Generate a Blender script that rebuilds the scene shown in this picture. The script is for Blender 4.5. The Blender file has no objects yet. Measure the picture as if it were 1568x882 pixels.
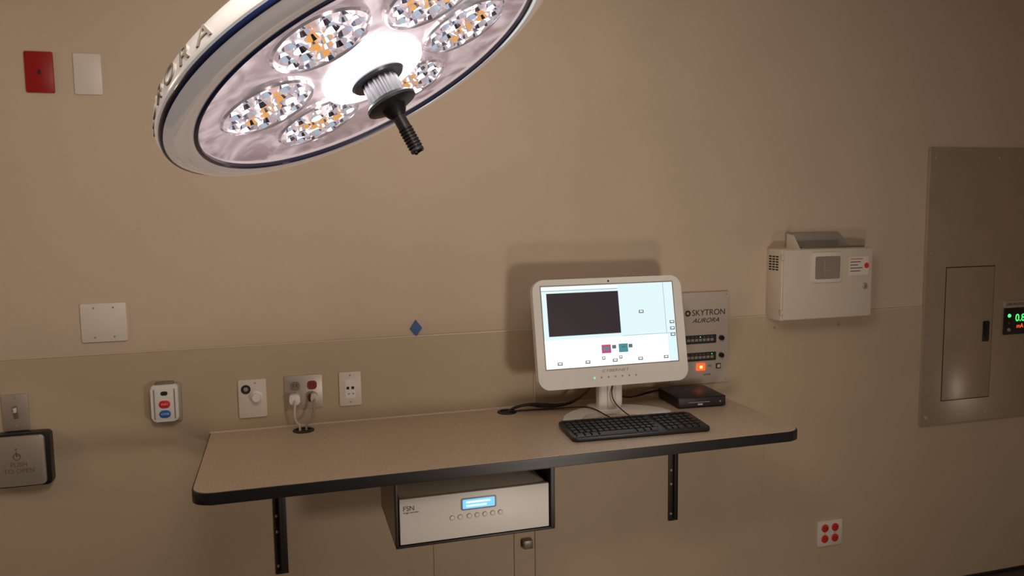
import bpy, bmesh, math, random
from mathutils import Vector, Matrix
random.seed(4)
sc = bpy.context.scene
sc.view_settings.view_transform = 'Standard'
sc.view_settings.look = 'None'
COL = sc.collection
I4 = Matrix.Identity(4)

# ------------------------------------------------------------ materials
def mat(name, col, rough=0.5, metal=0.0, emis=None, es=0.0, bump=0.0, bscale=200.0, var=0.0, vscale=8.0, coat=0.0, spec=0.5):
    m = bpy.data.materials.new(name); m.use_nodes = True
    nt = m.node_tree; b = nt.nodes['Principled BSDF']
    b.inputs['Base Color'].default_value = (*col, 1)
    b.inputs['Roughness'].default_value = rough
    b.inputs['Metallic'].default_value = metal
    b.inputs['Specular IOR Level'].default_value = spec
    b.inputs['Coat Weight'].default_value = coat
    if emis:
        b.inputs['Emission Color'].default_value = (*emis, 1)
        b.inputs['Emission Strength'].default_value = es
    tc = nt.nodes.new('ShaderNodeTexCoord')
    if bump > 0:
        n = nt.nodes.new('ShaderNodeTexNoise'); n.inputs['Scale'].default_value = bscale
        n.inputs['Detail'].default_value = 3
        bp = nt.nodes.new('ShaderNodeBump'); bp.inputs['Strength'].default_value = bump
        bp.inputs['Distance'].default_value = 0.002
        nt.links.new(tc.outputs['Object'], n.inputs['Vector'])
        nt.links.new(n.outputs['Fac'], bp.inputs['Height'])
        nt.links.new(bp.outputs['Normal'], b.inputs['Normal'])
    if var > 0:
        n = nt.nodes.new('ShaderNodeTexNoise'); n.inputs['Scale'].default_value = vscale
        n.inputs['Detail'].default_value = 4
        r = nt.nodes.new('ShaderNodeValToRGB')
        r.color_ramp.elements[0].position = 0.3; r.color_ramp.elements[1].position = 0.7
        r.color_ramp.elements[0].color = (*[c*(1-var) for c in col], 1)
        r.color_ramp.elements[1].color = (*[min(1, c*(1+var)) for c in col], 1)
        nt.links.new(tc.outputs['Object'], n.inputs['Vector'])
        nt.links.new(n.outputs['Fac'], r.inputs['Fac'])
        nt.links.new(r.outputs['Color'], b.inputs['Base Color'])
    return m

def emat(name, col, s):
    return mat(name, (0.02, 0.02, 0.02), 0.4, emis=col, es=s)

M = {}
M['wall'] = mat('wall_paint', (0.565, 0.448, 0.345), 0.75, bump=0.25, bscale=160, var=0.03, vscale=3, spec=0.25)
M['panel'] = mat('wall_protection', (0.505, 0.395, 0.275), 0.5, bump=0.2, bscale=260, var=0.03, vscale=4, spec=0.35)
M['trimline'] = mat('trim_strip', (0.62, 0.52, 0.40), 0.4)
M['ceil'] = mat('ceiling_tile', (0.6, 0.56, 0.5), 0.9, bump=0.3, bscale=90)
M['floor'] = mat('floor_vinyl', (0.035, 0.025, 0.02), 0.35, var=0.2, vscale=12)
M['base'] = mat('base_rubber', (0.02, 0.016, 0.014), 0.5)
M['white'] = mat('white_plastic', (0.82, 0.79, 0.75), 0.35, var=0.01)
M['whiteplate'] = mat('white_plate', (0.70, 0.63, 0.56), 0.4, bump=0.05)
M['red'] = mat('red_plate', (0.32, 0.007, 0.007), 0.4, bump=0.05)
M['redplug'] = mat('red_receptacle', (0.62, 0.03, 0.02), 0.4)
M['steel'] = mat('brushed_steel', (0.52, 0.46, 0.40), 0.42, 0.55, bump=0.1, bscale=400)
M['steeld'] = mat('dark_steel', (0.26, 0.22, 0.19), 0.4, 0.5, bump=0.1, bscale=300)
M['black'] = mat('black_plastic', (0.012, 0.011, 0.011), 0.4, var=0.1, vscale=30)
M['blackmetal'] = mat('black_powdercoat', (0.022, 0.017, 0.014), 0.45, bump=0.1, bscale=500)
M['dark'] = mat('dark_hole', (0.02, 0.016, 0.013), 0.7)
M['blue'] = mat('blue_tape', (0.015, 0.09, 0.25), 0.5)
M['lbl_red'] = mat('red_label', (0.7, 0.03, 0.03), 0.4)
M['lbl_blue'] = mat('blue_label', (0.03, 0.14, 0.5), 0.4)
M['grey'] = mat('grey_plastic', (0.32, 0.28, 0.24), 0.45)
M['ink'] = mat('ink', (0.03, 0.028, 0.03), 0.5)
M['cab'] = mat('cabinet_enamel', (0.45, 0.36, 0.265), 0.28, 0.35, bump=0.10, bscale=35, var=0.04, vscale=5)
M['boxw'] = mat('cabinet_cream', (0.64, 0.56, 0.46), 0.45, bump=0.05, bscale=200)
M['ctrl'] = mat('control_face', (0.50, 0.43, 0.37), 0.45, bump=0.05, bscale=200)
M['glass'] = mat('window_grey', (0.28, 0.24, 0.20), 0.15, 0.0)
M['beige'] = mat('beige_steel', (0.46, 0.36, 0.26), 0.4)
M['device'] = mat('device_white', (0.72, 0.69, 0.64), 0.4)
M['cord'] = mat('white_cord', (0.6, 0.52, 0.44), 0.5)
M['scr'] = emat('screen_bg', (0.76, 0.94, 0.97), 1.0)
M['scrw'] = emat('screen_white', (0.97, 1.0, 1.0), 1.2)
M['scrg'] = emat('screen_line', (0.25, 0.42, 0.46), 1.0)
M['scrd'] = emat('screen_dark', (0.022, 0.014, 0.020), 1.0)
M['scrp'] = emat('screen_pink', (0.55, 0.06, 0.17), 1.0)
M['scrt'] = emat('screen_teal', (0.05, 0.28, 0.30), 1.0)
M['scrb'] = emat('screen_icon', (0.12, 0.14, 0.14), 1.0)
M['lcd'] = emat('lcd_blue', (0.12, 0.42, 1.0), 1.6)
M['lcdw'] = emat('lcd_cyan', (0.6, 0.9, 1.0), 1.6)
M['green'] = emat('led_green', (0.05, 1.0, 0.15), 2.0)
M['orange'] = emat('led_orange', (1.0, 0.10, 0.015), 1.4)
M['orangec'] = emat('led_orange_core', (1.0, 0.6, 0.2), 2.2)

def laminate():
    m = mat('desk_laminate', (0.5, 0.38, 0.28), 0.38)
    nt = m.node_tree; b = nt.nodes['Principled BSDF']
    tc = nt.nodes.new('ShaderNodeTexCoord')
    n = nt.nodes.new('ShaderNodeTexNoise'); n.inputs['Scale'].default_value = 260; n.inputs['Detail'].default_value = 2
    r = nt.nodes.new('ShaderNodeValToRGB'); r.color_ramp.elements[0].position = .35; r.color_ramp.elements[1].position = .65
    r.color_ramp.elements[0].color = (0.46, 0.35, 0.255, 1); r.color_ramp.elements[1].color = (0.66, 0.535, 0.415, 1)
    nt.links.new(tc.outputs['Object'], n.inputs['Vector']); nt.links.new(n.outputs['Fac'], r.inputs['Fac'])
    nt.links.new(r.outputs['Color'], b.inputs['Base Color'])
    return m
M['desk'] = laminate()

# ------------------------------------------------------------ builders
def empty(name, loc):
    e = bpy.data.objects.new(name, None); e.location = loc; e.empty_display_size = 0.05
    COL.objects.link(e); bpy.context.view_layer.update(); return e

def finish(bm, name, mt, parent=None, mtx=I4, smooth=False):
    me = bpy.data.meshes.new(name); bmesh.ops.recalc_face_normals(bm, faces=bm.faces)
    bm.to_mesh(me); bm.free()
    for m in (mt if isinstance(mt, (list, tuple)) else [mt]): me.materials.append(m)
    if smooth:
        for p in me.polygons: p.use_smooth = True
        try: me.set_sharp_from_angle(angle=math.radians(38))
        except Exception: pass
    o = bpy.data.objects.new(name, me); COL.objects.link(o)
    if parent:
        o.parent = parent; o.matrix_parent_inverse = parent.matrix_world.inverted()
    o.matrix_world = mtx
    return o

def box(name, x0, x1, y0, y1, z0, z1, mt, parent=None, bev=0.0, mtx=I4, seg=2):
    bm = bmesh.new(); bmesh.ops.create_cube(bm, size=1)
    for v in bm.verts:
        v.co = Vector(((x0+x1)/2+v.co.x*(x1-x0), (y0+y1)/2+v.co.y*(y1-y0), (z0+z1)/2+v.co.z*(z1-z0)))
    if bev > 0:
        bmesh.ops.bevel(bm, geom=list(bm.edges), offset=bev, segments=seg, affect='EDGES', profile=0.5)
    return finish(bm, name, mt, parent, mtx, smooth=bev > 0)

def rrect(w, h, r, seg=8, cx=0, cy=0):
    pts = []
    for (sx, sy, a0) in ((1, 1, 0), (-1, 1, 90), (-1, -1, 180), (1, -1, 270)):
        for i in range(seg+1):
            a = math.radians(a0+90*i/seg)
            pts.append((cx+sx*(w/2-r)+r*math.cos(a), cy+sy*(h/2-r)+r*math.sin(a)))
    return pts

def prism(name, pts, d0, d1, mt, parent=None, mtx=I4, axis='y', bev=0.0, smooth=True):
    """extrude 2D outline. axis y: pts=(x,z); axis z: pts=(x,y); axis x: pts=(y,z)"""
    bm = bmesh.new()
    f = {'y': lambda p, d: (p[0], d, p[1]), 'z': lambda p, d: (p[0], p[1], d), 'x': lambda p, d: (d, p[0], p[1])}[axis]
    a = [bm.verts.new(f(p, d0)) for p in pts]; b = [bm.verts.new(f(p, d1)) for p in pts]
    fa = bm.faces.new(a); fb = bm.faces.new(b)
    n = len(pts)
    for i in range(n): bm.faces.new((a[i], a[(i+1) % n], b[(i+1) % n], b[i]))
    if bev > 0:
        ed = list(set(list(fa.edges)+list(fb.edges)))
        bmesh.ops.bevel(bm, geom=ed, offset=bev, segments=2, affect='EDGES', profile=0.5)
    return finish(bm, name, mt, parent, mtx, smooth)

def lathe(name, prof, mt, parent=None, mtx=I4, seg=64, smooth=True):
    """revolve (r, z) about local z"""
    bm = bmesh.new(); rings = []
    for (r, z) in prof:
        if r < 1e-6: rings.append([bm.verts.new((0, 0, z))])
        else: rings.append([bm.verts.new((r*math.cos(2*math.pi*i/seg), r*math.sin(2*math.pi*i/seg), z)) for i in range(seg)])
    for A, B in zip(rings, rings[1:]):
        for i in range(seg):
            j = (i+1) % seg
            if len(A) == 1 and len(B) == 1: continue
            if len(A) == 1: bm.faces.new((A[0], B[i], B[j]))
            elif len(B) == 1: bm.faces.new((A[i], A[j], B[0]))
            else: bm.faces.new((A[i], A[j], B[j], B[i]))
    return finish(bm, name, mt, parent, mtx, smooth)

def wallM(x, y, z):
    return Matrix(((1, 0, 0, x), (0, 0, -1, y), (0, 1, 0, z), (0, 0, 0, 1)))
def dial(name, x, y, z, prof, mt, parent, seg=32):
    return lathe(name, prof, mt, parent, wallM(x, y, z), seg)

def text(name, s, size, mt, parent, mtx, ext=0.0004, align='CENTER', shear=0.0, sx=1.0):
    c = bpy.data.curves.new(name, 'FONT'); c.body = s; c.size = size; c.extrude = ext
    c.align_x = align; c.align_y = 'CENTER'; c.shear = shear
    t = bpy.data.objects.new(name+'_tmp', c); COL.objects.link(t)
    bpy.context.view_layer.update()
    me = bpy.data.meshes.new_from_object(t.evaluated_get(bpy.context.evaluated_depsgraph_get()))
    bpy.data.objects.remove(t)
    me.materials.clear(); me.materials.append(mt)
    o = bpy.data.objects.new(name, me); COL.objects.link(o)
    if parent: o.parent = parent; o.matrix_parent_inverse = parent.matrix_world.inverted()
    o.matrix_world = mtx @ Matrix.Diagonal((sx, 1, 1, 1))
    return o

def cable(name, pts, r, mt, parent=None):
    c = bpy.data.curves.new(name, 'CURVE'); c.dimensions = '3D'; c.bevel_depth = r; c.bevel_resolution = 4
    s = c.splines.new('NURBS'); s.points.add(len(pts)-1)
    for p, q in zip(s.points, pts): p.co = (*q, 1)
    s.use_endpoint_u = True; s.order_u = 4; c.resolution_u = 12
    c.materials.append(mt)
    o = bpy.data.objects.new(name, c); COL.objects.link(o)
    if parent: o.parent = parent; o.matrix_parent_inverse = parent.matrix_world.inverted()
    return o

# ------------------------------------------------------------ room
XL, XR, YF, ZC = -2.4, 4.4, -5.4, 3.05
box('wall_back', XL-.1, XR+.1, 0, .12, 0, ZC, M['wall'])
box('wall_left', XL-.1, XL, YF, 0, 0, ZC, M['wall'])
box('wall_right', XR, XR+.1, YF, 0, 0, ZC, M['wall'])
box('wall_front', XL-.1, XR+.1, YF-.1, YF, 0, ZC, M['wall'])
box('floor', XL-.1, XR+.1, YF-.1, .12, -.1, 0, M['floor'])
box('ceiling', XL-.1, XR+.1, YF-.1, .12, ZC, ZC+.1, M['ceil'])
RAIL = 1.353
box('trim_1', XL, XR, -.004, .001, .0, RAIL, M['panel'])
box('trim_2', XL, 2.818, -.0058, -.003, RAIL-.0015, RAIL+.0025, M['trimline'])
box('trim_3', 3.622, XR, -.0058, -.003, RAIL-.0015, RAIL+.0025, M['trimline'])
box('trim_4', 1.985, 1.989, -.0052, -.003, .03, RAIL, M['panel'])
box('baseboard_back', XL, XR, -.010, .001, 0, .012, M['base'], bev=.002)
def raceway(nm, x0, x1, z0, z1, d=.009):
    box(nm, x0, x1, -.004-d, -.003, z0, z1, M['panel'], None, .002)
raceway('trim_5', .840, .848, .03, 1.01, .006)
raceway('trim_6', .928, .938, .03, RAIL-.002, .006)
raceway('trim_7', .513, .519, .03, .70, .004)
jb = empty('junction_box', (.90, -.01, .49))
box('body', .873, .912, -.035, -.003, .47, .505, M['steeld'], jb, .003)
box('cover_screw', .888, .896, -.038, -.034, .484, .492, M['grey'], jb, .001)

# ------------------------------------------------------------ wall plates
PY = -.0035
def plate(parent, cx, cz, w, h, mt, y=PY, t=.007, r=.004, nm='plate'):
    return prism(nm, rrect(w, h, r, 5, cx, cz), y-t, y, mt, parent, bev=.0018)
def screw(parent, x, z, y, r=.0035, mt=None, nm='screw'):
    dial(nm, x, y, z, [(0, .0012), (r*.8, .0012), (r, 0)], mt or M['grey'], parent, 12)

e = empty('red_wall_plate', (-.734, 0, 2.284))
plate(e, -.734, 2.284, .082, .130, M['red'], y=.0005)
box('key_slot', -.738, -.730, -.0085, -.0055, 2.277, 2.291, M['dark'], e)
for dz in (-.045, .045): screw(e, -.734, 2.284+dz, -.0062, mt=M['red'])
e = empty('blank_wall_plate', (-.593, 0, 2.2825))
plate(e, -.593, 2.2825, .082, .131, M['whiteplate'], y=.0005)
for dz in (-.045, .045): screw(e, -.593, 2.2825+dz, -.0062, mt=M['whiteplate'])
e = empty('blank_wall_plate', (-.593, 0, 1.461))
plate(e, -.593, 1.461, .140, .131, M['whiteplate'], y=.0005)
for dx in (-.03, .03):
    for dz in (-.05, .05): screw(e, -.593+dx, 1.461+dz, -.0062)

e = empty('light_switch', (-.873, 0, 1.176))
plate(e, -.873, 1.176, .078, .121, M['steel'])
box('toggle_slot', -.880, -.866, -.0125, -.0095, 1.155, 1.198, M['steeld'], e, .001)
box('toggle', -.877, -.869, -.024, -.009, 1.176, 1.192, M['whiteplate'], e, .002)
for dz in (-.046, .046): screw(e, -.873, 1.176+dz, -.0102)

e = empty('push_plate_door_opener', (-.866, 0, 1.022))
prism('back_box', rrect(.182, .178, .012, 6, -.862, 1.022), -.045, PY, M['black'], e, bev=.003)
prism('push_plate', rrect(.166, .166, .012, 6, -.868, 1.022), -.056, -.044, M['steel'], e, bev=.003)
text('push_text', 'PUSH\nTO OPEN', .021, M['steeld'], e, wallM(-.862, -.0563, 1.000))
dial('wheel_symbol', -.866, -.0562, 1.038, [(.009, 0), (.009, .0006), (.012, .0006), (.012, 0)], M['steeld'], e, 24)
box('person_symbol', -.868, -.8655, -.0568, -.055, 1.038, 1.058, M['steeld'], e)
box('seat_symbol', -.868, -.857, -.0568, -.055, 1.040, 1.043, M['steeld'], e)
dial('head_symbol', -.867, -.0562, 1.063, [(0, .0006), (.003, .0006), (.003, 0)], M['steeld'], e, 12)

e = empty('nurse_call_station', (-.415, 0, 1.175))
plate(e, -.410, 1.172, .094, .136, M['grey'], t=.012, nm='back_plate', r=.01)
prism('body', rrect(.087, .128, .014, 8, -.4146, 1.175), -.04, -.012, M['white'], e, bev=.005)
for nm, cz, k in (('red_button', 1.172, 'lbl_red'), ('blue_button', 1.138, 'lbl_blue')):
    prism(nm, rrect(.036, .026, .012, 6, -.4146, cz), -.0425, -.039, M[k], e, bev=.001)
text('red_button_text', 'PUSH', .009, M['white'], e, wallM(-.4146, -.0427, 1.172))
text('blue_button_text', 'CODE', .009, M['white'], e, wallM(-.4146, -.0427, 1.138))
prism('sensor_window', rrect(.022, .014, .006, 6, -.4146, 1.210), -.0415, -.039, M['dark'], e)
prism('top_clip', rrect(.06, .012, .004, 4, -.4146, 1.2405), -.03, -.004, M['steeld'], e, bev=.001)
box('side_slot_1', -.449, -.445, -.0415, -.039, 1.12, 1.225, M['grey'], e)
box('side_slot_2', -.384, -.380, -.0415, -.039, 1.12, 1.225, M['grey'], e)

e = empty('dimmer_switch', (-.128, 0, 1.163))
plate(e, -.128, 1.163, .095, .137, M['whiteplate'], t=.009)
dial('knob', -.115, -.012, 1.168, [(.021, 0), (.021, .004), (.017, .006), (.0155, .022), (.013, .025), (0, .025)], M['white'], e)
dial('indicator_hole', -.150, -.0122, 1.197, [(.0165, 0), (.0165, .002), (.0125, .002), (.012, .001), (0, .001)], [M['dark']], e)
dial('indicator_lens', -.150, -.0122, 1.197, [(.008, .001), (.006, .003), (0, .0035)], M['grey'], e)
screw(e, -.118, 1.218, -.0122)

e = empty('power_outlet', (.049, 0, 1.173))
plate(e, .049, 1.173, .133, .121, M['steel'], t=.007)
M['maroon'] = mat('maroon_receptacle', (.22, .03, .025), .4)
for cx in (.019, .079):
    for cz in (1.150, 1.196):
        prism('receptacle', rrect(.034, .032, .012, 6, cx, cz), -.0125, -.009, M['steeld'] if cx < .05 else M['maroon'], e)
        for dx in (-.006, .006): box('slot', cx+dx-.001, cx+dx+.001, -.0132, -.012, cz-.002, cz+.008, M['dark'], e)
    screw(e, cx, 1.173, -.0103)
for i, (cx, cz) in enumerate(((.016, 1.152), (.085, 1.152))):
    p = empty('power_cord', (cx, -.02, cz))
    prism('plug_head', rrect(.038 if i == 0 else .026, .038, .012, 6, cx, cz), -.044, -.0125, M['white' if i == 0 else 'cord'], p, bev=.004)
    sx = .030 if i == 0 else .052
    cable('cord', [(cx, -.038, cz), (cx+.002*(1-2*i), -.062, cz-.012), (cx-.008+.004*i, -.058, cz-.06), (cx+.012-.04*i, -.062, cz-.09), (sx, -.075, 1.075), (sx, -.078, 1.03)], .0042, M['cord' if i == 0 else 'grey'], p)

e = empty('wall_jack_plate', (.2156, 0, 1.172))
plate(e, .2156, 1.172, .079, .126, M['whiteplate'], t=.008)
prism('jack_insert', rrect(.036, .07, .003, 4, .2156, 1.172), -.0125, -.011, M['white'], e)
for dx in (-.009, .009): box('port', .2156+dx-.005, .2156+dx+.005, -.0133, -.012, 1.172-.002, 1.172+.008, M['dark'], e)
for dx in (-.006, .010): box('port_lower', .2156+dx-.003, .2156+dx+.003, -.0133, -.012, 1.150, 1.156, M['grey'], e)
for dz in (-.05, .05): screw(e, .2156, 1.172+dz, -.0112)

e = empty('blue_tape_marker', (.467, 0, 1.383))
prism('tape', [(.467, 1.414), (.490, 1.384), (.467, 1.352), (.444, 1.381)], -.0066, -.0001, M['blue'], e, smooth=False)

e = empty('emergency_power_outlet', (2.341, 0, .337))
plate(e, 2.341, .337, .131, .119, M['whiteplate'], t=.008)
for cx in (2.314, 2.368):
    for cz in (.312, .362):
        dial('red_receptacle', cx, -.0113, cz, [(.0185, 0), (.0185, .003), (.017, .004), (0, .004)], M['redplug'], e, 24)
        for dx in (-.006, .006): box('slot', cx+dx-.001, cx+dx+.001, -.0163, -.015, cz-.002, cz+.007, M['dark'], e)
    screw(e, cx, .337, -.0112)

# ------------------------------------------------------------ light control panel behind the monitor
e = empty('surgical_light_control_panel', (1.665, 0, 1.275))
prism('face_plate', rrect(.272, .389, .004, 4, 1.664, 1.2755), -.012, -.003, M['ctrl'], e, bev=.001)
text('maker_text', 'SKYTRON', .035, M['ink'], e, wallM(1.704, -.0123, 1.383), sx=1.0, ext=.0006)
dial('maker_logo', 1.606, -.0122, 1.383, [(.006, 0), (.006, .0006), (.013, .0006), (.013, 0)], M['ink'], e, 20)
text('model_text', 'AURORA', .027, M['ink'], e, wallM(1.690, -.0123, 1.350), shear=.4, sx=1.15, ext=.0006)
for k, cz in enumerate((1.271, 1.197)):
    prism('display_bezel', rrect(.150, .036, .003, 4, 1.665, cz), -.0145, -.011, M['ink'], e)
    for i in range(7):
        box('touch_key', 1.602+i*.0185, 1.616+i*.0185, -.0155, -.014, cz-.008, cz+.003, M['grey'], e)
    for i in range(7):
        dial('status_led', 1.609+i*.0185, -.0146, cz+.010, [(.0022, 0), (.0015, .001), (0, .001)], M['green'] if i == (3 if k == 0 else 6) else M['grey'], e, 8)
    dial('brightness_knob', 1.764, -.012, cz+.002, [(.011, 0), (.010, .012), (0, .012)], M['black'], e, 20)
prism('rocker_switch', rrect(.040, .030, .003, 4, 1.668, 1.153), -.017, -.011, M['orange'], e)
prism('rocker_core', rrect(.014, .012, .003, 4, 1.668, 1.153), -.0175, -.0165, M['orangec'], e)
text('switch_text', 'ON', .012, M['ink'], e, wallM(1.712, -.0123, 1.155))
prism('small_switch', rrect(.022, .022, .002, 4, 1.752, 1.153), -.016, -.011, M['ink'], e)
prism('small_switch_cap', rrect(.014, .014, .002, 4, 1.752, 1.153), -.018, -.015, M['boxw'], e)
for (x, z) in ((1.54, 1.458), (1.788, 1.458), (1.54, 1.093), (1.788, 1.093)): screw(e, x, z, -.0122)
text('footer_text', 'POWER', .010, M['ink'], e, wallM(1.70, -.0123, 1.118))

# ------------------------------------------------------------ cream wall cabinet
e = empty('wall_mounted_cabinet', (2.211, 0, 1.495))
x0, x1, z0, z1, D = 1.987, 2.435, 1.344, 1.645, .115
box('body', x0, x1, -D+.008, .0005, z0, z1, M['boxw'], e, .004)
box('door', x0+.006, x1, -D, -D+.010, z0+.004, z1-.004, M['boxw'], e, .0025)
for i in range(6):
    for j in range(3):
        box('side_vent', x0-.001, x0+.002, -.085+j*.024, -.068+j*.024, 1.555+i*.011, 1.561+i*.011, M['dark'], e)
for zz in (1.37, 1.60): box('hinge', x0-.004, x0+.008, -D-.002, -D+.012, zz, zz+.02, M['boxw'], e, .002)
prism('window_frame', rrect(.150, .128, .014, 6, 2.200, 1.565), -D-.007, -D+.001, M['whiteplate'], e, bev=.002)
prism('window', rrect(.124, .096, .008, 6, 2.203, 1.563), -D-.008, -D-.006, M['glass'], e)
box('window_latch', 2.145, 2.255, -D-.010, -D-.006, 1.604, 1.608, M['grey'], e)
box('window_item', 2.185, 2.190, -D-.0095, -D-.007, 1.525, 1.595, M['grey'], e, .001)
box('window_item', 2.19, 2.245, -D-.0095, -D-.007, 1.548, 1.553, M['grey'], e, .001)
box('label', 2.315, 2.415, -D-.001, -D+.001, 1.525, 1.605, M['whiteplate'], e)
dial('label_seal', 2.405, -D-.0005, 1.566, [(.012, 0), (.012, .001), (0, .001)], M['lbl_red'], e, 20)
for i in range(5): box('label_text', 2.322, 2.385-.012*(i % 3), -D-.0016, -D, 1.594-i*.013, 1.597-i*.013, M['lbl_red'] if i == 0 else M['ink'], e)
dial('lock', 2.398, -D, 1.478, [(.013, 0), (.013, .004), (.010, .008), (0, .008)], M['steel'], e, 24)
box('lock_key_slot', 2.397, 2.399, -D-.0088, -D-.007, 1.472, 1.484, M['dark'], e)
box('tray_back', 2.075, 2.335, -.022, -.016, 1.644, 1.706, M['grey'], e, .001)
prism('tray_side_1', [(-.105, 1.644), (-.018, 1.644), (-.018, 1.706), (-.06, 1.70)], 2.072, 2.078, M['boxw'], e, axis='x', smooth=False)
prism('tray_side_2', [(-.10, 1.644), (-.018, 1.644), (-.018, 1.706)], 2.332, 2.338, M['grey'], e, axis='x', smooth=False)
box('tray_lip', 2.09, 2.40, -.105, -.085, 1.644, 1.652, M['steeld'], e, .002)

# ------------------------------------------------------------ electrical isolation panel
e = empty('electrical_panel', (3.22, 0, 1.43))
box('cover', 2.819, 3.621, -.018, .0005, .790, 2.077, M['cab'], e, .003)
box('door_gap', 2.932, 3.219, -.0187, -.017, .9015, 1.534, M['dark'], e)
box('breaker_door', 2.936, 3.215, -.0215, -.017, .9055, 1.530, M['cab'], e, .0015)
prism('latch_recess', rrect(.038, .098, .006, 5, 3.178, 1.223), -.0242, -.020, M['black'], e, bev=.001)
box('latch_lever', 3.171, 3.185, -.028, -.022, 1.19, 1.25, M['black'], e, .002)
for (x, z) in ((2.855, 2.035), (3.22, 2.035), (3.585, 2.035), (2.85, 1.60), (2.85, .83), (3.20, .83), (3.585, .83), (2.85, 1.20), (3.585, 1.4)):
    dial('cover_screw', x, -.018, z, [(.009, 0), (.008, .003), (.003, .004), (0, .003)], M['steel'], e, 14)
box('monitor_bezel', 3.285, 3.505, -.026, -.017, 1.198, 1.325, M['black'], e, .002)
box('monitor_header', 3.285, 3.505, -.024, -.017, 1.328, 1.362, M['steel'], e, .001)
text('header_text', 'LINE ISOLATION MONITOR', .016, M['ink'], e, wallM(3.395, -.0243, 1.344))
box('readout_window', 3.334, 3.425, -.0275, -.025, 1.222, 1.302, M['dark'], e, .001)
text('readout_digits', '0.8', .050, M['green'], e, wallM(3.378, -.0277, 1.277), ext=.0008)
text('readout_units', 'mA', .030, M['orange'], e, wallM(3.378, -.0277, 1.238))
dial('safe_led', 3.312, -.026, 1.290, [(.009, 0), (.007, .004), (0, .005)], M['green'], e, 16)
dial('hazard_led', 3.312, -.026, 1.255, [(.006, 0), (.005, .004), (0, .005)], M['maroon'], e, 16)
dial('test_button', 3.312, -.026, 1.222, [(.009, 0), (.008, .004), (0, .004)], M['grey'], e, 16)

for i, (x, z) in enumerate(((2.03, 1.30), (2.36, 1.295))):
    w = empty('wall_anchor', (x, 0, z)); dial('anchor_head', x, -.0038, z, [(.006, 0), (.005, .003), (0, .003)], M['grey'], w, 12)

# ------------------------------------------------------------ wall mounted desk
TX0, TX1, TY, TZ, TT = -.278, 1.713, -.640, 1.047, .036
def desk_outline(inset=0.0):
    r = .055
    pts = [(TX0+inset, -.004), (TX1-inset, -.004)]
    for i in range(9):
        a = math.radians(-90*i/8); pts.append((TX1-inset-r+r*math.cos(a), TY+inset+r+r*math.sin(a)))
    for i in range(9):
        a = math.radians(-90-90*i/8); pts.append((TX0+inset+r+r*math.cos(a), TY+inset+r+r*math.sin(a)))
    return pts
e = empty('wall_mounted_desk', (.72, -.32, TZ))
prism('edge_band', desk_outline(0), TZ-TT, TZ-.0015, M['black'], e, axis='z', bev=.003)
prism('laminate_top', desk_outline(.004), TZ-.006, TZ, M['desk'], e, axis='z', smooth=False)
prism('underside', desk_outline(.01), TZ-TT-.001, TZ-TT+.01, M['beige'], e, axis='z', smooth=False)
box('caulk_bead', TX0, TX1, -.010, -.003, TZ-.001, TZ+.005, M['whiteplate'], e, .002)
for nm, bx in (('bracket_1', -.052), ('bracket_2', 1.546)):
    w = .022
    box(nm+'_leg', bx-w, bx+w, -.012, -.003, .497, TZ-TT, M['blackmetal'], e, .0015)
    box(nm+'_web', bx-.004, bx+.004, -.032, -.008, .51, TZ-TT, M['blackmetal'], e, .001)
    box(nm+'_arm', bx-w, bx+w, -.50, -.008, TZ-TT-.008, TZ-TT, M['blackmetal'], e, .0015)
    prism(nm+'_gusset', [(-.010, TZ-TT-.004), (-.45, TZ-TT-.004), (-.45, TZ-TT-.03), (-.10, TZ-TT-.06), (-.03, TZ-TT-.16), (-.010, TZ-TT-.16)], bx-.004, bx+.004, M['blackmetal'], e, axis='x', smooth=False)
    for zz in (.53, .66, .72, .86):
        dial(nm+'_screw', bx-.012, -.012, zz, [(.006, 0), (.005, .004), (0, .004)], M['steel'], e, 10)
for gx, gy in ((.042, -.076), (.800, -.070)):
    lathe('grommet', [(.026, .0), (.026, .004), (.036, .004), (.038, .002), (.038, -.001)], M['black'], e, Matrix.Translation((gx, gy, TZ)), 32)
    lathe('grommet_hole', [(0, .001), (.027, .001)], M['dark'], e, Matrix.Translation((gx, gy, TZ)), 32)

# ------------------------------------------------------------ under-desk image recorder and its holder
DY = -.52
e = empty('under_desk_shelf_bracket', (.57, -.35, .85))
hx0, hx1, hz = .303, .833, .764
for nm, a, b in (('side_1', hx0, hx0+.006), ('side_2', hx1-.006, hx1)):
    box(nm, a, b, DY+.01, -.13, hz, TZ-TT, M['beige'] if nm == 'side_1' else M['blackmetal'], e)
box('tray', hx0, hx1, DY-.004, -.13, hz-.004, hz+.004, M['blackmetal'], e, .001)
box('front_edge_1', hx0-.001, hx0+.008, DY-.004, DY+.011, hz, TZ-TT, M['blackmetal'], e, .001)
box('front_edge_2', hx1-.014, hx1+.001, DY-.004, DY+.011, hz, TZ-TT, M['blackmetal'], e, .001)
e = empty('medical_image_recorder', (.566, -.33, .85))
dx0, dx1, dz0, dz1 = .316, .812, .772, .921
box('chassis', dx0+.004, dx1-.004, DY+.012, -.16, dz0+.002, dz1-.003, M['device'], e, .002)
box('front_panel', dx0, dx1, DY-.006, DY+.013, dz0, dz1, M['device'], e, .003)
prism('lcd_bezel', rrect(.118, .040, .006, 5, .572, .882), DY-.0075, DY-.005, M['grey'], e, bev=.0005)
prism('lcd', rrect(.106, .030, .003, 4, .572, .882), DY-.0085, DY-.007, M['lcd'], e)
for i, w in enumerate((.080, .068)): box('lcd_text_line', .530, .530+w, DY-.0092, DY-.008, .885-i*.012, .891-i*.012, M['lcdw'], e)
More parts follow.
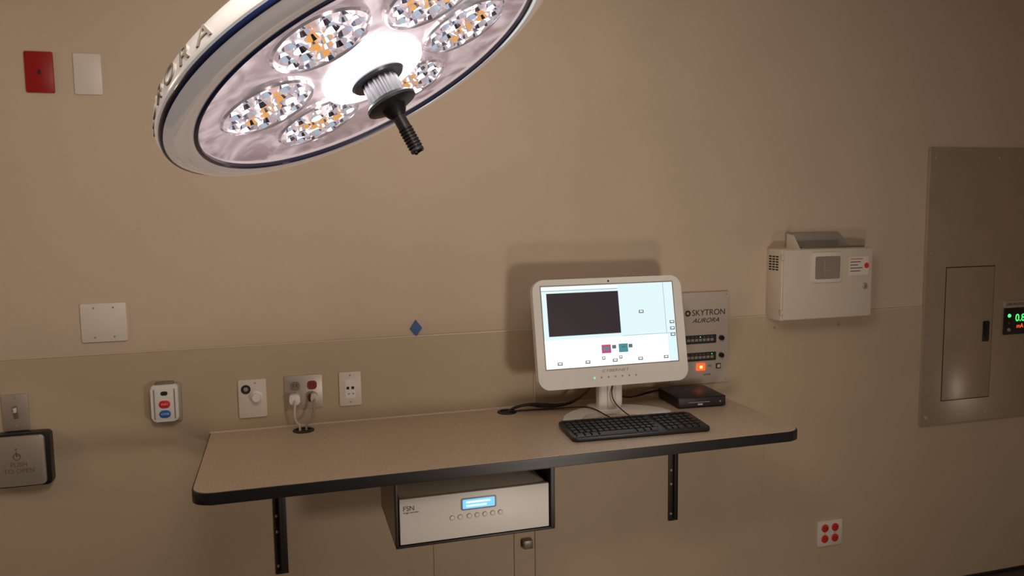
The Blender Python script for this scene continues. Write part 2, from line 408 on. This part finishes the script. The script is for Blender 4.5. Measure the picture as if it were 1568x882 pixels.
for i in range(7):
    x = .488+i*.026 - (.004 if i < 2 else 0)
    dial('button', x, DY-.006, .842, [(.0085, 0), (.0085, .0012), (.007, .0012), (.0068, .0022), (0, .0024)], [M['grey']], e, 20)
    dial('button_cap', x, DY-.0082, .842, [(.0066, 0), (.006, .0008), (0, .0010)], [M['device']], e, 20)
text('logo_text', 'FSN', .022, M['ink'], e, wallM(.345, DY-.0063, .889))
text('sub_text', 'image recorder', .008, M['ink'], e, wallM(.352, DY-.0063, .876))

# ------------------------------------------------------------ monitor
tilt = math.atan2(.08, .395)
MM = Matrix.Translation((1.168, -.272, 1.168)) @ Matrix.Rotation(-tilt, 4, 'X')
e = empty('computer_monitor', (1.168, -.25, 1.2))
W, Hh = .604, .404
prism('bezel', rrect(W, Hh, .045, 10, 0, Hh/2), 0, .030, M['white'], e, MM, bev=.006)
prism('rear_shell', rrect(W-.03, Hh-.03, .045, 10, 0, Hh/2), .028, .055, M['white'], e, MM, bev=.012)
prism('rear_bulge', rrect(.36, .26, .04, 8, 0, Hh/2), .05, .075, M['white'], e, MM, bev=.01)
sw, sh = .532, .302
sx0, sz0 = -sw/2-.003, .076
def S(nm, u0, u1, v0, v1, mt, lay=1):
    box(nm, sx0+u0*sw, sx0+u1*sw, -.0012-.0004*lay, 0.0, sz0+(1-v1)*sh, sz0+(1-v0)*sh, mt, e, mtx=MM)
box('screen_surround', sx0-.004, sx0+sw+.004, -.0008, .001, sz0-.004, sz0+sh+.004, M['grey'], e, mtx=MM)
S('screen', 0, 1, 0, 1, M['scr'], 0)
S('screen_lower_area', .0, .93, .655, 1, M['scrw'], 1)
S('screen_title_bar', .0, .57, .015, .045, M['scrw'], 1)
S('screen_title_line', .0, .57, .05, .058, M['scrg'], 1)
S('video_window', .035, .572, .085, .61, M['scrd'], 2)
S('column_line', .925, .928, .0, .65, M['scrg'], 1)
S('row_line', .58, 1.0, .645, .650, M['scrg'], 1)
S('pink_tile', .415, .485, .745, .85, M['scrp'], 2)
S('pink_tile_icon', .43, .47, .775, .815, M['scrt'], 3)
S('grey_tile', .495, .525, .755, .80, M['scrb'], 2)
S('teal_tile', .545, .615, .745, .85, M['scrt'], 2)
S('teal_tile_icon', .565, .60, .775, .795, M['scrb'], 3)
S('grey_tile_2', .62, .65, .755, .80, M['scrb'], 2)
for i, (u, v) in enumerate(((.74, .36), (.975, .51), (.975, .59), (.975, .67), (.10, .945), (.305, .945), (.51, .945), (.705, .945), (.905, .945), (.425, .91), (.555, .91))):
    k = .018 if i < 9 else .012
    S('icon_frame', u-k, u+k, v-.02, v+.018, M['scrb'], 2)
    S('icon_fill', u-k*.6, u+k*.6, v-.012, v+.006, M['scrw'], 3)
text('brand_text', 'CYBERNET', .014, M['grey'], e, MM @ wallM(.0, -.0003, .056), shear=.2, sx=1.6)
for i in range(7):
    dial_m = MM @ wallM(-.085+i*.028, 0, .033)
    lathe('touch_button', [(.0035, 0), (.003, .0006), (0, .0006)], M['green'] if i == 0 else M['grey'], e, dial_m, 12)
lathe('webcam', [(.004, 0), (.003, .0008), (0, .0008)], M['ink'], e, MM @ wallM(0, 0, .391), 12)
box('neck', 1.168-.048, 1.168+.048, -.225, -.180, TZ+.012, 1.30, M['white'], e, .012, seg=4)
box('neck_front', 1.168-.018, 1.168+.018, -.232, -.220, TZ+.02, 1.20, M['whiteplate'], e, .004)
cres = []
cx, cy, hw = 1.16, -.40, .034
for i in range(21):
    a = math.radians(28+124*i/20); k = hw*(1+.25*math.sin(math.radians(180*i/20))); cres.append((cx+(.205+k)*math.cos(a), cy+(.205+k)*math.sin(a)))
for i in range(1, 6):
    a = math.radians(152+180*i/6); ex, ey = cx+.205*math.cos(math.radians(152)), cy+.205*math.sin(math.radians(152))
    cres.append((ex+hw*math.cos(a), ey+hw*math.sin(a)))
for i in range(21):
    a = math.radians(152-124*i/20); cres.append((cx+(.205-hw)*math.cos(a), cy+(.205-hw)*math.sin(a)))
for i in range(1, 6):
    a = math.radians(208+180*i/6); ex, ey = cx+.205*math.cos(math.radians(28)), cy+.205*math.sin(math.radians(28))
    cres.append((ex+hw*math.cos(a), ey+hw*math.sin(a)))
prism('foot', cres, TZ, TZ+.018, M['white'], e, axis='z', bev=.005)
box('foot_rear', 1.168-.06, 1.168+.06, -.235, -.12, TZ+.001, TZ+.020, M['white'], e, .006)

# ------------------------------------------------------------ keyboard
kw, kd = .500, .188
KM = Matrix.Translation((1.156, -.445, TZ)) @ Matrix.Rotation(math.radians(-3.0), 4, 'Z') @ Matrix.Rotation(math.radians(3.0), 4, 'X')
e = empty('keyboard', (1.156, -.445, TZ))
prism('case', rrect(kw, kd, .014, 6), .006, .020, M['black'], e, KM, axis='z', bev=.004)
bm = bmesh.new()
rows = [(.072, 'f'), (.040, 'n'), (.012, 'n'), (-.016, 'n'), (-.044, 'n'), (-.072, 's')]
def key(x, y, w, h):
    vs = [(-1, -1), (1, -1), (1, 1), (-1, 1)]
    a = [bm.verts.new((x+sx*w/2, y+sy*h/2, .019)) for sx, sy in vs]
    b = [bm.verts.new((x+sx*(w/2-.002), y+sy*(h/2-.002), .026)) for sx, sy in vs]
    bm.faces.new(b)
    for i in range(4): bm.faces.new((a[i], a[(i+1) % 4], b[(i+1) % 4], b[i]))
for y, t in rows:
    h = .016 if t == 'f' else .023
    step = .0222
    if t == 's':
        x = -.225
        for w in (1.3, 1.1, 1.2, 6.2, 1.2, 1.1, 1.3):
            key(x+w*step/2-.011, y, w*step-.003, h); x += w*step
    else:
        for i in range(14): key(-.228+i*step, y, step-.003, h)
    for i in range(3): key(.100+i*step, y, step-.003, h)
    for i in range(3): key(.176+i*step, y, step-.003, h)
finish(bm, 'keys', mat('key_black', (.014, .015, .020), .4), e, KM)
cable('keyboard_cord', [(1.14, -.350, TZ+.012), (1.13, -.31, TZ+.006), (1.10, -.24, TZ+.03), (1.09, -.16, TZ+.02), (1.02, -.10, TZ+.006), (.90, -.09, TZ+.006), (.81, -.072, TZ+.004)], .0025, M['black'], e)
cable('mouse_cord', [(1.20, -.350, TZ+.012), (1.18, -.29, TZ+.03), (1.155, -.25, TZ+.06), (1.16, -.24, TZ+.10), (1.19, -.215, TZ+.15)], .0022, M['black'], e)

# ------------------------------------------------------------ small black computer box
BM = Matrix.Translation((1.545, -.155, TZ)) @ Matrix.Rotation(math.radians(-4), 4, 'Z')
e = empty('mini_computer', (1.545, -.155, TZ))
box('case', -.10, .10, -.098, .098, .003, .043, M['black'], e, .003, mtx=BM)
box('front_panel', -.098, .098, -.101, -.096, .006, .040, M['ink'], e, .002, mtx=BM)
box('drive_slot', -.06, .03, -.1020, -.100, .022, .025, M['grey'], e, mtx=BM)
box('badge', -.02, .0, -.1025, -.100, .012, .018, M['whiteplate'], e, mtx=BM)
lathe('power_led', [(.004, 0), (.003, .001), (0, .001)], M['grey'], e, BM @ wallM(.075, -.101, .022), 12)
for sx in (-1, 1):
    for sy in (-1, 1): box('rubber_foot', sx*.085-.008, sx*.085+.008, sy*.08-.008, sy*.08+.008, 0, .004, M['dark'], e, mtx=BM)
cb = empty('cable_bundle', (.9, -.09, TZ))
for k in range(4):
    o = .012*k
    cable('cable', [(.80, -.07+.004*k, TZ-.01), (.81, -.07, TZ+.012), (.85+.01*k, -.06-o, TZ+.02+o*.4), (.92, -.05-o, TZ+.022-.003*k), (1.0, -.09-.5*o, TZ+.014), (1.08, -.11, TZ+.03), (1.13, -.15, TZ+.10), (1.15, -.17, TZ+.18)], .0042, M['black'], cb)
for k in range(2):
    cable('cable', [(1.18, -.16, TZ+.12), (1.22, -.12, TZ+.05), (1.30, -.09-.03*k, TZ+.012), (1.38, -.05-.03*k, TZ+.02+.02*k), (1.46, -.045, TZ+.03)], .0032, M['black'], cb)

# ------------------------------------------------------------ surgical light
LC = Vector((.1686, -1.4507, 2.0728)); n = Vector((.4231, -.2396, -.8738)).normalized()
toward = Vector((-.1045, -.9767, -.1875))
near = (toward - toward.dot(n)*n).normalized()
xr = n.cross(near).normalized()
if xr.x < 0: xr = -xr
yr = n.cross(xr).normalized()
LM = Matrix(((xr.x, yr.x, n.x, LC.x), (xr.y, yr.y, n.y, LC.y), (xr.z, yr.z, n.z, LC.z), (0, 0, 0, 1)))
ns = 1 if yr.dot(near) > 0 else -1
R = .33
e = empty('surgical_light', LC)
M['shell'] = mat('lamp_shell', (.80, .76, .74), .16, .35, emis=(1, .92, .88), es=.24, coat=.6)  # slight emission stands for lamp light leaking through the shell
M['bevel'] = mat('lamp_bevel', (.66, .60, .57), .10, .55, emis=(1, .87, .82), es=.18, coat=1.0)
M['navy'] = mat('navy_gasket', (.01, .018, .07), .25, coat=.5)
M['hub'] = mat('hub_grey', (.06, .06, .075), .3, .2)
M['collar'] = mat('collar_grey', (.34, .33, .36), .35, .3)
M['glow'] = emat('lamp_glow', (1, .98, .95), 8.0)
M['f0'] = emat('led_facet_white', (1, .98, .95), 2.8)
M['f1'] = emat('led_facet_blue', (.52, .66, .80), .8)
M['f2'] = mat('led_facet_chrome', (.20, .21, .28), .12, 1.0)
M['f3'] = emat('led_facet_amber', (1.0, .45, .10), .9)
M['f4'] = emat('led_facet_lavender', (.64, .54, .57), .75)
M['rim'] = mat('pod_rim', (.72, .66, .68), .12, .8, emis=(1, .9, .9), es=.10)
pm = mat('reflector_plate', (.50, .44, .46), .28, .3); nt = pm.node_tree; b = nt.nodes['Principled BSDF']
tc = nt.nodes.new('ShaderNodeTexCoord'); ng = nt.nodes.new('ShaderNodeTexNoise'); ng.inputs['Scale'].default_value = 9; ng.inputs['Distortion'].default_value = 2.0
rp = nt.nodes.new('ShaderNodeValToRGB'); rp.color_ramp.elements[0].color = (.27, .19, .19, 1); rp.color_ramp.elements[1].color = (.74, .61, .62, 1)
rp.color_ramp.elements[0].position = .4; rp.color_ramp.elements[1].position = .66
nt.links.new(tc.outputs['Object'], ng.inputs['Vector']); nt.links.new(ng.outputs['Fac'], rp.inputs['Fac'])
nt.links.new(rp.outputs['Color'], b.inputs['Emission Color']); b.inputs['Emission Strength'].default_value = .7  # patchy emission stands in for lamplight reflected by the plate
gm = bpy.data.materials.new('clear_cover'); gm.use_nodes = True; nt = gm.node_tree; nt.nodes.clear()
o_ = nt.nodes.new('ShaderNodeOutputMaterial'); mx = nt.nodes.new('ShaderNodeMixShader'); tr = nt.nodes.new('ShaderNodeBsdfTransparent'); gl = nt.nodes.new('ShaderNodeBsdfGlossy')
gl.inputs['Roughness'].default_value = .03; lw = nt.nodes.new('ShaderNodeLayerWeight'); lw.inputs['Blend'].default_value = .18
tr.inputs['Color'].default_value = (.95, .93, .95, 1)
nt.links.new(lw.outputs['Fresnel'], mx.inputs['Fac']); nt.links.new(tr.outputs[0], mx.inputs[1]); nt.links.new(gl.outputs[0], mx.inputs[2]); nt.links.new(mx.outputs[0], o_.inputs['Surface'])

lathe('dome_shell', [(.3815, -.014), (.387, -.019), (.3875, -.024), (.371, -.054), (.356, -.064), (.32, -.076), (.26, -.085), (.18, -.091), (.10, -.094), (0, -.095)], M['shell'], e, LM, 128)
lathe('edge_stripe', [(.3815, -.008), (.3850, -.0095), (.3862, -.012), (.3858, -.0155), (.382, -.0175)], M['navy'], e, LM, 128)
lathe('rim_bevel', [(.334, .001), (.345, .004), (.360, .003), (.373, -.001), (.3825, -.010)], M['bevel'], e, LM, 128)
lathe('lens_gasket', [(.328, -.004), (.328, .003), (.330, .005), (.333, .005), (.336, .003), (.336, -.004)], M['navy'], e, LM, 128)
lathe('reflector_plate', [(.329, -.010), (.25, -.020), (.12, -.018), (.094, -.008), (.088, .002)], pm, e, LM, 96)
lathe('clear_cover', [(.329, .001), (.27, .005), (.20, .009), (.13, .011), (.097, .012)], gm, e, LM, 96)
lathe('glow_ring', [(.098, -.002), (.094, .008), (.088, .012), (.060, .013), (.040, .014)], M['glow'], e, LM, 64)
lathe('hub_flange', [(.052, .010), (.052, .016), (.048, .020), (.030, .021), (0, .021)], M['hub'], e, LM, 48)
bm = bmesh.new(); N = 72; ringa = []
for z in (.018, .060):
    ringa.append([bm.verts.new(((.0325+(.0018 if i % 4 < 2 else -.0018))*math.cos(2*math.pi*i/N), (.0325+(.0018 if i % 4 < 2 else -.0018))*math.sin(2*math.pi*i/N), z)) for i in range(N)])
for i in range(N): bm.faces.new((ringa[0][i], ringa[0][(i+1) % N], ringa[1][(i+1) % N], ringa[1][i]))
bm.faces.new(ringa[1])
finish(bm, 'ribbed_collar', M['collar'], e, LM)
lathe('handle_flange', [(.030, .054), (.043, .060), (.047, .065), (.047, .070), (.040, .073), (.024, .076), (.018, .088), (.013, .094), (.0, .094)], M['black'], e, LM, 48)
prof = [(.0118, .09), (.0118, .118)]
z = .118
while z < .160:
    prof += [(.0132, z+.001), (.0132, z+.003), (.0110, z+.004), (.0110, z+.005)]; z += .006
prof += [(.0125, z+.001), (.0125, z+.005), (.008, z+.007), (.0075, z+.003), (0, z+.003)]
lathe('handle_grip', prof, M['black'], e, LM, 24)
for i in range(3):
    a = i*2.094; lathe('grip_tab', [(.003, z), (.003, z+.008), (0, z+.009)], M['black'], e, LM @ Matrix.Translation((.008*math.cos(a), .008*math.sin(a), 0)), 8)

# LED modules: each a small reflector cup with glints painted as bright, blue and dark sectors, and a lit core
fm = [M['f0'], M['f1'], M['f2'], M['f3'], M['f4']]
bm = bmesh.new()
def face(vs, mi):
    f = bm.faces.new([bm.verts.new(v) for v in vs]); f.material_index = mi
def cup(cx, cy, r, z0, center):
    k = 12; ph = random.random()*6.28
    def P(rr, i, z):
        a = ph+2*math.pi*i/k; return (cx+rr*math.cos(a), cy+rr*math.sin(a), z)
    pat = [0, 0, 0, 0, 2, 2, 4, 4, 1, 1, 2, 4] if not center else [3, 3, 3, 0, 4, 3, 3, 2, 3, 0, 4, 3]
    for i in range(k):
        j = i+1
        face([P(r, i, z0), P(r, j, z0), P(r*.55, j, z0-.009), P(r*.55, i, z0-.009)], pat[i])
        face([P(r*.55, i, z0-.009), P(r*.55, j, z0-.009), P(r*.28, j, z0-.013), P(r*.28, i, z0-.013)], pat[(i+5) % k])
        face([P(r*1.08, i, z0-.001), P(r*1.08, j, z0-.001), P(r, j, z0), P(r, i, z0)], 4)
    face([P(r*.28, i, z0-.013) for i in range(k)], 3 if center else 0)
for kpod in range(6):
    a = math.radians(16+60*kpod)
    px, py = .60*R*math.cos(a), -ns*.60*R*math.sin(a)
    lathe('pod_rim', [(.090, -.020), (.088, -.012), (.084, -.009), (.080, -.014), (.078, -.022)], M['rim'], e, LM @ Matrix.Translation((px, py, 0)), 48)
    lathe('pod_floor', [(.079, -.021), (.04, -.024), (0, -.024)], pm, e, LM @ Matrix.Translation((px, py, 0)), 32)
    for q in range(3):
        b_ = a+.5+q*2*math.pi/3; cup(px+.0125*math.cos(b_), py+.0125*math.sin(b_), .0105, -.007, True)
    for q in range(7):
        b_ = a+q*2*math.pi/7; cup(px+.038*math.cos(b_), py+.038*math.sin(b_), .0130, -.008, q in (0, 4))
    for q in range(11):
        b_ = a+.2+q*2*math.pi/11; cup(px+.064*math.cos(b_), py+.064*math.sin(b_), .0110, -.009, False)
finish(bm, 'led_reflectors', fm, e, LM)
for i, ch in enumerate('AURORA'):
    th = math.radians(24+i*7.6)
    d = (-xr*math.cos(th)+near*math.sin(th)).normalized()
    tdir = (xr*math.sin(th)+near*math.cos(th)).normalized()
    up = (-n*.876 - d*.482).normalized(); out = tdir.cross(up).normalized()
    if out.dot(d) < 0: out = -out
    pos = LC + d*.3800 - n*.0385
    m4 = Matrix(((tdir.x, up.x, out.x, pos.x), (tdir.y, up.y, out.y, pos.y), (tdir.z, up.z, out.z, pos.z), (0, 0, 0, 1)))
    text('letter', ch, .044, M['grey'], e, m4, ext=.0018, sx=1.2)
lathe('rear_hub', [(.07, -.090), (.065, -.14), (.03, -.15), (0, -.15)], M['shell'], e, LM, 40)
a0 = LC - n*.14; a1 = a0 + Vector((-.12, .05, .24)); a2 = Vector((a1.x-.05, a1.y, 2.62)); a3 = Vector((a2.x-.5, a2.y+.05, 2.72)); a4 = Vector((a3.x, a3.y, ZC))
cable('yoke_arm', [a0, a0-n*.05, a1, a2], .028, M['shell'], e)
cable('spring_arm', [a2, a2*.66+a3*.34, a2*.34+a3*.66, a3], .042, M['shell'], e)
cable('drop_tube', [a3, a3*.66+a4*.34, a3*.34+a4*.66, a4], .05, M['shell'], e)
lathe('ceiling_canopy', [(.16, 0), (.15, -.03), (.06, -.05), (0, -.05)], M['shell'], e, Matrix.Translation(a4), 40)

# ------------------------------------------------------------ lights
def point(nm, loc, power, col, rad):
    l = bpy.data.lights.new(nm, 'POINT'); l.energy = power; l.color = col; l.shadow_soft_size = rad
    o = bpy.data.objects.new(nm, l); o.location = loc; COL.objects.link(o); return o
def area(nm, loc, tgt, power, col, sx, sy, shape='RECTANGLE'):
    l = bpy.data.lights.new(nm, 'AREA'); l.shape = shape; l.size = sx; l.size_y = sy; l.energy = power; l.color = col
    o = bpy.data.objects.new(nm, l); o.location = loc
    o.rotation_euler = (Vector(tgt)-Vector(loc)).to_track_quat('-Z', 'Y').to_euler(); COL.objects.link(o); return o
area('lit_drape_bounce', (1.30, -2.35, .98), (.75, 0, 1.6), 9.5, (1, .875, .765), .26, .26, 'ELLIPSE')
area('lit_floor_bounce', (1.30, -2.1, .25), (.85, 0, 1.3), 5.0, (1, .85, .71), .25, .25, 'ELLIPSE')
point('side_lamp', (-2.2, -.75, 1.95), 7, (1, .82, .64), .08)
area('wall_fill', (.1, -2.0, 2.5), (.35, 0, 1.65), 12, (1, .89, .79), .5, .5)  # added fill to brighten the middle of the back wall
area('ambient_fill', (.6, -2.4, 3.0), (.6, -2.4, 0), 16, (1, .86, .70), 2.0, 1.6)  # added soft fill for the ambient level, not a fixture
point('panel_glint_light', (4.1, -1.25, .22), 1.6, (1, .93, .86), .14)  # added light that puts a glint on the electrical panel
l = bpy.data.lights.new('surgical_beam', 'SPOT'); l.energy = 60; l.spot_size = math.radians(40); l.spot_blend = .6; l.shadow_soft_size = .05; l.color = (1, .95, .9)
o = bpy.data.objects.new('surgical_beam', l); o.location = LC + n*.22; o.rotation_euler = n.to_track_quat('-Z', 'Y').to_euler(); COL.objects.link(o)
w = bpy.data.worlds.new('world'); sc.world = w; w.use_nodes = True
w.node_tree.nodes['Background'].inputs['Color'].default_value = (.5, .42, .34, 1); w.node_tree.nodes['Background'].inputs['Strength'].default_value = .2

# ------------------------------------------------------------ camera
c = bpy.data.cameras.new('camera'); c.sensor_width = 36; c.lens = 27.396; c.clip_start = .01
co = bpy.data.objects.new('camera', c); COL.objects.link(co)
r_ = Vector((.959454, -.281579, -.012719)); u_ = Vector((.039993, .091327, .995018)); b_ = Vector((-.279014, -.955182, .098885))
co.matrix_world = Matrix(((r_.x, u_.x, b_.x, 0), (r_.y, u_.y, b_.y, -2.9), (r_.z, u_.z, b_.z, 1.82), (0, 0, 0, 1)))
sc.camera = co
